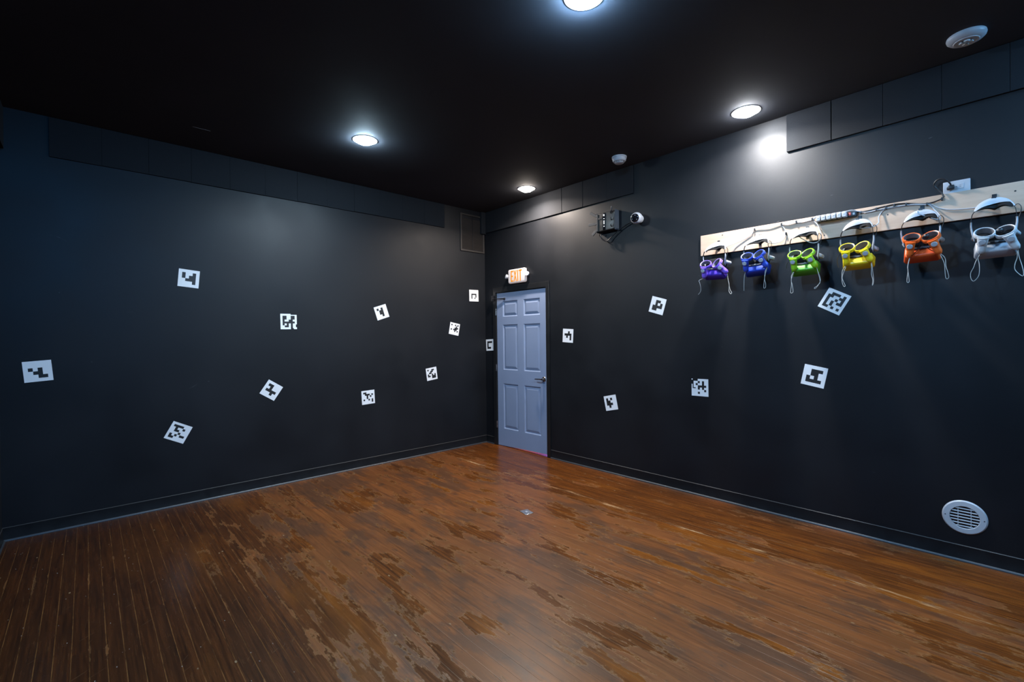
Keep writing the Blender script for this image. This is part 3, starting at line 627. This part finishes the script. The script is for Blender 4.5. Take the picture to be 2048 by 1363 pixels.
CABLES = [
 ([(4.030, 2.345, .07), (4.012, 2.349, .05), (3.984, 2.341, wB), (3.924, 2.335, wB), (3.876, 2.340, wB), (3.820, 2.333, wB), (3.771, 2.342, wB), (3.727, 2.335, wB), (3.676, 2.328, wB), (3.569, 2.335, wB), (3.545, 2.300, wB), (3.490, 2.268, wB), (3.415, 2.245, wB+.01), (3.365, 2.225, .06), (3.345, 2.215, .075)], 'white charging cable running the left end of the board to the purple headset'),
 ([(4.062, 2.343, .07), (4.010, 2.344, .045), (3.984, 2.335, wB+.004), (3.924, 2.329, wB+.004), (3.876, 2.334, wB+.004), (3.820, 2.327, wB+.004), (3.771, 2.337, wB), (3.788, 2.306, wB), (3.800, 2.262, wB), (3.785, 2.215, wB+.006), (3.745, 2.195, wB+.02), (3.700, 2.197, .07), (3.672, 2.215, .085)], 'white charging cable dropping down the board beside the blue headset'),
 ([(4.094, 2.342, .07), (4.020, 2.342, .05), (3.994, 2.327, wB), (4.020, 2.290, .035), (4.042, 2.230, .045), (4.045, 2.190, .05), (4.030, 2.158, .06), (4.000, 2.150, .075), (3.965, 2.166, .10), (3.930, 2.195, .125), (3.915, 2.225, .125), (3.925, 2.242, .11)], 'white charging cable looped round the strap of the green headset'),
 ([(4.126, 2.342, .072), (4.190, 2.345, .065), (4.260, 2.340, .045), (4.300, 2.328, wB), (4.374, 2.328, wB), (4.425, 2.330, wB), (4.402, 2.308, wB), (4.388, 2.272, wB+.01), (4.388, 2.235, .04), (4.368, 2.208, .07), (4.330, 2.199, .10), (4.278, 2.205, .125), (4.248, 2.224, .125), (4.252, 2.244, .11)], 'white charging cable hanging in a bow onto the yellow headset'),
 ([(4.158, 2.342, .072), (4.220, 2.347, .06), (4.270, 2.338, .04), (4.310, 2.325, wB), (4.374, 2.325, wB), (4.498, 2.325, wB), (4.560, 2.322, wB), (4.630, 2.308, wB), (4.657, 2.298, wB), (4.680, 2.262, wB+.006), (4.703, 2.222, .045), (4.705, 2.195, .06), (4.680, 2.196, .085), (4.645, 2.214, .115), (4.605, 2.240, .125), (4.603, 2.256, .115)], 'white charging cable running over the board to the orange headset'),
 ([(4.190, 2.340, .072), (4.240, 2.349, .06), (4.275, 2.336, .035), (4.330, 2.322, wB+.004), (4.429, 2.330, wB+.003), (4.560, 2.326, wB+.004), (4.630, 2.312, wB+.003), (4.660, 2.306, wB), (4.698, 2.274, wB), (4.745, 2.254, wB), (4.814, 2.243, wB), (4.872, 2.240, wB+.006), (4.895, 2.246, .05), (4.905, 2.252, .085)], 'white charging cable reaching furthest right to the light grey headset'),
]
for p, l in CABLES: cable('charging_cable', p, 0.0031, 'white', l)
CL = [(3.569, 2.336, 'first'), (3.771, 2.342, 'second'), (3.876, 2.340, 'third'), (3.984, 2.341, 'fourth'), (4.285, 2.330, 'fifth'), (4.374, 2.335, 'sixth'), (4.427, 2.333, 'seventh'), (4.472, 2.341, 'eighth'), (4.535, 2.334, 'ninth'), (4.640, 2.312, 'tenth'), (4.713, 2.330, 'eleventh'), (3.803, 2.262, None)]
for s, z, o_ in CL:
    m = MB(); m.box((-0.0045, -0.009, 0.0003), (0.0045, 0.012, 0.003)); m.box((-0.0045, -0.009, 0.003), (0.0045, -0.006, 0.016)); m.box((-0.0045, 0.007, 0.003), (0.0045, 0.010, 0.016)); m.box((-0.0045, -0.009, 0.014), (0.0045, 0.010, 0.017))
    tag(m.build('cable_clip', 'black', None, at(FR, s, z-0.002, BT), bevel=0.0008), 'tiny black cable clip on the board, %s from the left' % o_ if o_ else 'tiny black cable clip on the white cable dropping beside the blue headset', 'cable clip', 'cable clips on the board')

# ------------------------------------------------------------------ headsets, controllers, hooks
def make_hook(s, z, who):
    t = thing('hook', 'black metal hook on the board carrying the %s headset' % who, 'hook', at(FR, s, z, BT), 'hooks on the board')
    MB().box((-0.011, -0.070, 0.0003), (0.011, 0.020, 0.003)).build('back_plate', 'black', t, bevel=0.001)
    a = MB(); a.box((-0.010, -0.026, 0.003), (0.010, -0.023, 0.085)); a.box((-0.010, -0.023, 0.082), (0.010, -0.012, 0.085)); a.build('arm', 'black', t, bevel=0.001)
    return t
HOOKS = {'purple': (3.268, 2.272), 'blue': (3.609, 2.267), 'green': (3.950, 2.271), 'yellow': (4.280, 2.287), 'orange': (4.616, 2.288), 'white': (4.948, 2.286)}

def headset(s, z, col, who, extra):
    t = thing('vr_headset', '%s goggle headset hanging by its strap from a hook on the board' % who, 'headset', at(FR, s, z, 0), 'headsets hanging on the board')
    dv = extra.get('drop', 0.0)
    # visor: rounded shell, face turned slightly upwards
    T = Matrix.Translation((0.006, -0.292+dv, 0.160)) @ Matrix.Rotation(math.radians(extra.get('roll', 1.5)), 4, 'Z') @ Matrix.Rotation(math.radians(-30), 4, 'X')
    v = MB(); v.T = T; v.rbox(0.182, 0.100, 0.076, 0.020, taper=0.90)
    vis = v.build('visor', col, t)
    p = MB(); p.T = T @ Matrix.Translation((0, 0.033, 0.0365)); p.rbox(0.144, 0.052, 0.012, 0.016); po = p.build('face_panel', 'ringgrey', vis)
    e = MB(); e.T = T; e.tube([(-0.074, 0.019, 0.0375), (-0.050, 0.010, 0.0405), (0, 0.0060, 0.0415), (0.050, 0.010, 0.0405), (0.074, 0.019, 0.0375)], 0.0028, 8); e.build('edge_band', 'black', vis)
    b = MB(); b.T = Matrix.Translation((0.004, -0.222+dv, 0.136)) @ Matrix.Rotation(math.radians(-30), 4, 'X'); b.rbox(0.164, 0.108, 0.074, 0.030); b.build('face_foam', 'foam', t)
    # rear cradle hanging over the hook: white shell above, black pad below
    def arcpt(a, rad): return Vector((0.004+(0.083+rad)*math.cos(a), -0.094+(0.086+rad)*math.sin(a), 0))
    def wmid(a): return 0.172-0.010*math.cos(a)-0.078*math.sin(a)
    def crescent(a0, a1, n, outer, inner, half, wo=0.0):
        m = MB(); rings = []
        for i in range(n+1):
            a = math.radians(a0+(a1-a0)*i/n); q = i/n; ro, ri, hf = outer(q), inner(q), half(q); wc_ = wmid(a)+wo
            mid = (ro+ri)/2
            rings.append([arcpt(a, r) + Vector((0, 0, wc_+w)) for r, w in ((ro-0.002, -hf), (ro, -hf*0.6), (ro, 0), (ro*0.75+ri*0.25, hf*0.5), (mid, hf*0.82), (ri, hf), (ri, -hf))])
        m.loft(rings); return m
    bell = lambda q: max(0.0, math.sin(PI*q))**0.75
    cro = crescent(38, 172, 26, lambda q: 0.003+0.005*bell(q), lambda q: -0.003-0.033*bell(q), lambda q: 0.006+0.024*bell(q)).build('rear_cradle', 'white', t, angle=55)
    crescent(8, 40, 8, lambda q: 0.003, lambda q: -0.003-0.001*q, lambda q: 0.006+0.002*q).build('shell_edge', 'white', cro)
    crescent(10, 170, 30, lambda q: -0.004-0.026*bell(min(1, max(0, (q-0.18)/0.80))), lambda q: -0.012-0.034*bell(q)-0.018*bell(min(1, max(0, (q-0.16)/0.84)))**1.4,
             lambda q: 0.005+0.024*bell(q), 0.004).build('cradle_pad', 'foam', t, angle=55)
    for sg in (-1, 1):
        st = MB(); st.tube([(0.004+sg*0.082, -0.084, 0.170-sg*0.010), (sg*0.090, -0.105, 0.170), (sg*0.094, -0.140+dv*.5, 0.168), (sg*0.094, -0.170+dv*.7, 0.166)], (0.0065, 0.0018), 8, flat=(0, 0, 1)); st.build('strap', 'black', t)
        ar = MB(); ar.tube([(sg*0.094, -0.132+dv*.6, 0.168), (sg*0.0945, -0.158+dv*.8, 0.166), (sg*0.089, -0.195+dv, 0.158), (sg*0.080, -0.235+dv, 0.146)], lambda q: (0.0050+0.010*q, 0.0040+0.0025*q) if sg > 0 else (0.0040+0.008*q, 0.0035+0.0015*q), 10, flat=(0, 0, 1)); aro = ar.build('side_arm', 'white', t)
        pv = MB(); pv.T = Matrix.Translation((sg*(0.080 if sg > 0 else 0.070), -0.203+dv, 0.152)) @ Vector((sg*0.20, -0.12, -1)).normalized().to_track_quat('Z', 'Y').to_matrix().to_4x4()
        pv.lathe([(0, 0.0), (0.0150, 0.0), (0.0165, 0.004), (0.0165, 0.072), (0.0140, 0.076), (0.009, 0.076), (0.008, 0.072), (0, 0.072)], 22); pv.build('arm_pivot', 'lightgrey', aro)
    lp = MB(); lp.tube([(0.082, -0.082, 0.160), (0.098, -0.070, 0.160), (0.110, -0.088, 0.160), (0.109, -0.120, 0.160), (0.100, -0.155, 0.160)], 0.0020, 6); lp.build('cradle_lead', 'black', t)
    for pts in extra.get('bands', []):
        q = MB(); q.tube(pts, (0.0045, 0.0016), 8, flat=(0, 0, 1)); q.build('band', 'black', t)
    return t

def controller(s, z, col, who, side, pos, roll, dots, strap, btn):
    lab = '%s-hand controller ring hanging at the front of the %s headset' % (side, who)
    T0 = at(FR, s, z, 0)
    t = thing('controller', lab, 'controller', T0 @ Matrix.Translation(pos), 'controllers hanging on the headsets')
    Rz = Matrix.Rotation(math.radians(roll), 4, 'Z')
    ax = Vector((0, 0.70, 0.71)).to_track_quat('Z', 'Y').to_matrix().to_4x4()
    R = 0.0425; n = 48
    def span(a): fr_ = (1-math.sin(a))/2; return -0.009-0.017*fr_, 0.011
    sl = MB(); sl.T = Rz @ ax; rings = []; ro, ri = R+0.0045, R-0.0022; knob = 0.022 if col != 'white' else 0.0
    for i in range(n):
        a = 2*PI*i/n; k = 1+knob*max(0, math.cos(8*a)); h0, h1 = span(a); c, sn = math.cos(a), math.sin(a)
        rings.append([(ri*c, ri*sn, h1), (((ro+ri)/2)*k*c, ((ro+ri)/2)*k*sn, h1+0.0012), (ro*k*c, ro*k*sn, h1*0.6), (ro*1.01*k*c, ro*1.01*k*sn, (h0+h1)/2), (ro*k*c*0.97, ro*k*sn*0.97, h0), (ri*c, ri*sn, h0)])
    sl.loft(rings+[rings[0]], caps=False)
    # grip of the sleeve
    h = Vector((0, -0.047, 0.008)); e = Vector((0, -0.115, -0.014))
    sl.T = Rz
    sl.tube([h+Vector((0, 0.014, 0.010)), h, h.lerp(e, 0.35), h.lerp(e, 0.7), e], lambda q: (0.0185+0.002*math.sin(PI*q)-(0.007*max(0, q-0.8)/0.2), 0.0195+0.002*math.sin(PI*q)-(0.008*max(0, q-0.8)/0.2)), 18, flat=(1, 0, 0))
    sl.tube([Vector((0, -0.026, 0.030)), Vector((0, -0.046, 0.0200)), Vector((0, -0.070, 0.004))], lambda q: (0.0270-0.007*q, 0.0215-0.003*q), 20, flat=(1, 0, 0))
    so = sl.build('sleeve', [col+'_ring'], t, angle=50)
    inn = MB(); inn.T = Rz @ ax; rings = []
    for i in range(n):
        a = 2*PI*i/n; c, sn = math.cos(a), math.sin(a); ri = R-0.0023; h0, h1 = span(a)
        rings.append([(ri*c, ri*sn, h1-0.0015), (ri*c, ri*sn, h0+0.001), ((ri-0.0020)*c, (ri-0.0020)*sn, h0+0.002), ((ri-0.0020)*c, (ri-0.0020)*sn, h1-0.0025)])
    inn.loft(rings+[rings[0]], caps=False); inn.build('tracking_ring', 'ringgrey', t)
    bp = MB(); bp.T = Rz @ Matrix.Translation((0, -0.0570, 0.0388)) @ Vector((0, -0.42, 0.9)).to_track_quat('Z', 'Y').to_matrix().to_4x4()
    bp.lathe([(0.0150, -0.006), (0.0158, -0.0005), (0.0140, 0.0010), (0, 0.0022)], 26); bp.build('button_plate', btn, t)
    if dots:
        for k in range(-5, 6):
            if k == 0: continue
            a = -PI/2 + k*0.30
            for hh, rr_ in ((-0.003, 0.0032), (0.006, 0.0018)):
                if hh > 0 and k % 2: continue
                c, sn = math.cos(a), math.sin(a)
                d = MB(); d.T = Rz @ ax @ Matrix.Translation(((R+0.0052)*c, (R+0.0052)*sn, hh)) @ Vector((c, sn, 0)).to_track_quat('Z', 'Y').to_matrix().to_4x4()
                d.lathe([(rr_, -0.001), (rr_*0.8, 0.0008), (0, 0.0011)], 10); d.build('dot', 'white', so)
    if side == 'right' and col in ('orange', 'white'):
        th = MB(); th.T = Matrix.Translation((-0.022, 0.010, -0.010))
        th.lathe([(0.0165*math.sin(PI*q/10), 0.0165*-math.cos(PI*q/10)) for q in range(11)], 20); th.build('thumbstick', 'black', t)
    p0 = Rz @ Vector((0, -0.112, -0.016))
    pts = [p0] + [Vector((x-pos[0], y-pos[1], w-pos[2])) for x, y, w in strap[1:]]
    pts += [p0 + Vector((0.002, 0, 0))] if len(strap) > 6 else []
    w_ = MB(); w_.tube(pts, 0.0017, 6); w_.build('wrist_strap', 'cord', t)
    tg = MB(); tg.T = Matrix.Translation(p0); tg.lathe([(0, -0.006), (0.004, -0.005), (0.0045, 0.005), (0, 0.006)], 10); tg.build('strap_anchor', 'lightgrey', t)

def pl(l, w=0.2): return [(x, y, w) for x, y in l]
HS = [
 dict(s=3.293, z=2.267, col='purple', who='purple', drop=0.018, roll=-2, L=(-0.048, -0.203, 0.222), rl=-10, Rp=(0.046, -0.205, 0.215), rr=42, dots=True,
      sl=[(-.102, -.307), (-.117, -.328), (-.112, -.352), (-.104, -.391), (-.106, -.425), (-.126, -.45)],
      sr=[(.123, -.305), (.13, -.349), (.137, -.386), (.135, -.437), (.147, -.463), (.158, -.457), (.144, -.427), (.135, -.379), (.126, -.327)]),
 dict(s=3.630, z=2.268, col='blue', who='blue', drop=0.012, roll=3, L=(-0.048, -0.184, 0.222), rl=-8, Rp=(0.040, -0.178, 0.222), rr=28, dots=True,
      sl=[(-.075, -.292), (-.078, -.326), (-.082, -.384), (-.083, -.449)],
      sr=[(.072, -.282), (.077, -.313), (.073, -.353), (.066, -.431), (.073, -.441), (.08, -.432), (.08, -.403), (.073, -.361)],
      bands=[[(-.100, -.215, .16), (-.108, -.245, .17), (-.108, -.28, .175), (-.092, -.30, .178)]]),
 dict(s=3.965, z=2.269, col='green', who='lime green', drop=-0.020, roll=2, L=(-0.045, -0.217, 0.222), rl=-4, Rp=(0.040, -0.219, 0.222), rr=26, dots=False,
      sl=[(-.069, -.33), (-.073, -.363), (-.075, -.392), (-.075, -.437), (-.081, -.487), (-.073, -.495), (-.064, -.484), (-.069, -.434), (-.075, -.392)],
      sr=[(.099, -.337), (.111, -.398), (.11, -.43), (.093, -.456), (.076, -.467), (.077, -.475), (.086, -.47), (.1, -.449), (.111, -.422)],
      bands=[[(-.096, -.235, .16), (-.110, -.262, .172), (-.114, -.295, .178), (-.098, -.325, .18)]]),
 dict(s=4.288, z=2.271, col='yellow', who='yellow', drop=-0.014, roll=2, L=(-0.045, -0.216, 0.222), rl=-4, Rp=(0.040, -0.219, 0.222), rr=25, dots=False,
      sl=[(-.076, -.323), (-.076, -.362), (-.08, -.408), (-.078, -.45), (-.069, -.476), (-.061, -.471), (-.072, -.439), (-.077, -.404)],
      sr=[(.091, -.332), (.087, -.38), (.087, -.41), (.094, -.448), (.091, -.483), (.097, -.467), (.098, -.437), (.093, -.381)],
      bands=[[(-.098, -.235, .16), (-.112, -.270, .17), (-.114, -.300, .172), (-.106, -.338, .175)]]),
 dict(s=4.621, z=2.268, col='orange', who='orange', drop=-0.002, roll=2, L=(-0.035, -0.201, 0.222), rl=-6, Rp=(0.056, -0.206, 0.222), rr=20, dots=True,
      sl=[(-.06, -.327), (-.058, -.373), (-.056, -.403), (-.06, -.441), (-.062, -.471), (-.056, -.479), (-.051, -.468), (-.054, -.426), (-.057, -.377)],
      sr=[(.113, -.324), (.115, -.372), (.119, -.423), (.122, -.463), (.129, -.473), (.136, -.461), (.131, -.428), (.123, -.394), (.119, -.343)],
      bands=[[(.006, -.240, .235), (-.002, -.270, .232), (-.022, -.300, .230), (-.046, -.312, .220)], [(.034, -.250, .235), (.046, -.278, .232), (.070, -.298, .226), (.092, -.300, .212)]]),
 dict(s=4.948, z=2.271, col='white', who='light grey', drop=-0.020, roll=2, L=(-0.036, -0.228, 0.222), rl=-8, Rp=(0.049, -0.231, 0.222), rr=24, dots=False,
      sl=[(-.066, -.351), (-.071, -.379), (-.082, -.418), (-.095, -.453), (-.093, -.486), (-.082, -.501), (-.065, -.481), (-.058, -.453), (-.058, -.405), (-.063, -.364)],
      sr=[(.097, -.339), (.095, -.381), (.087, -.415), (.085, -.446), (.096, -.47), (.115, -.491), (.119, -.473), (.112, -.426), (.103, -.386)]),
]
for h in HS:
    make_hook(*HOOKS[h['col']], h['who'])
    headset(h['s'], h['z'], h['col'], h['who'], h)
    btn = 'white'
    controller(h['s'], h['z'], h['col'], h['who'], 'left', h['L'], h['rl'], h['dots'], pl(h['sl']), btn)
    controller(h['s'], h['z'], h['col'], h['who'], 'right', h['Rp'], h['rr'], h['dots'], pl(h['sr']), btn)
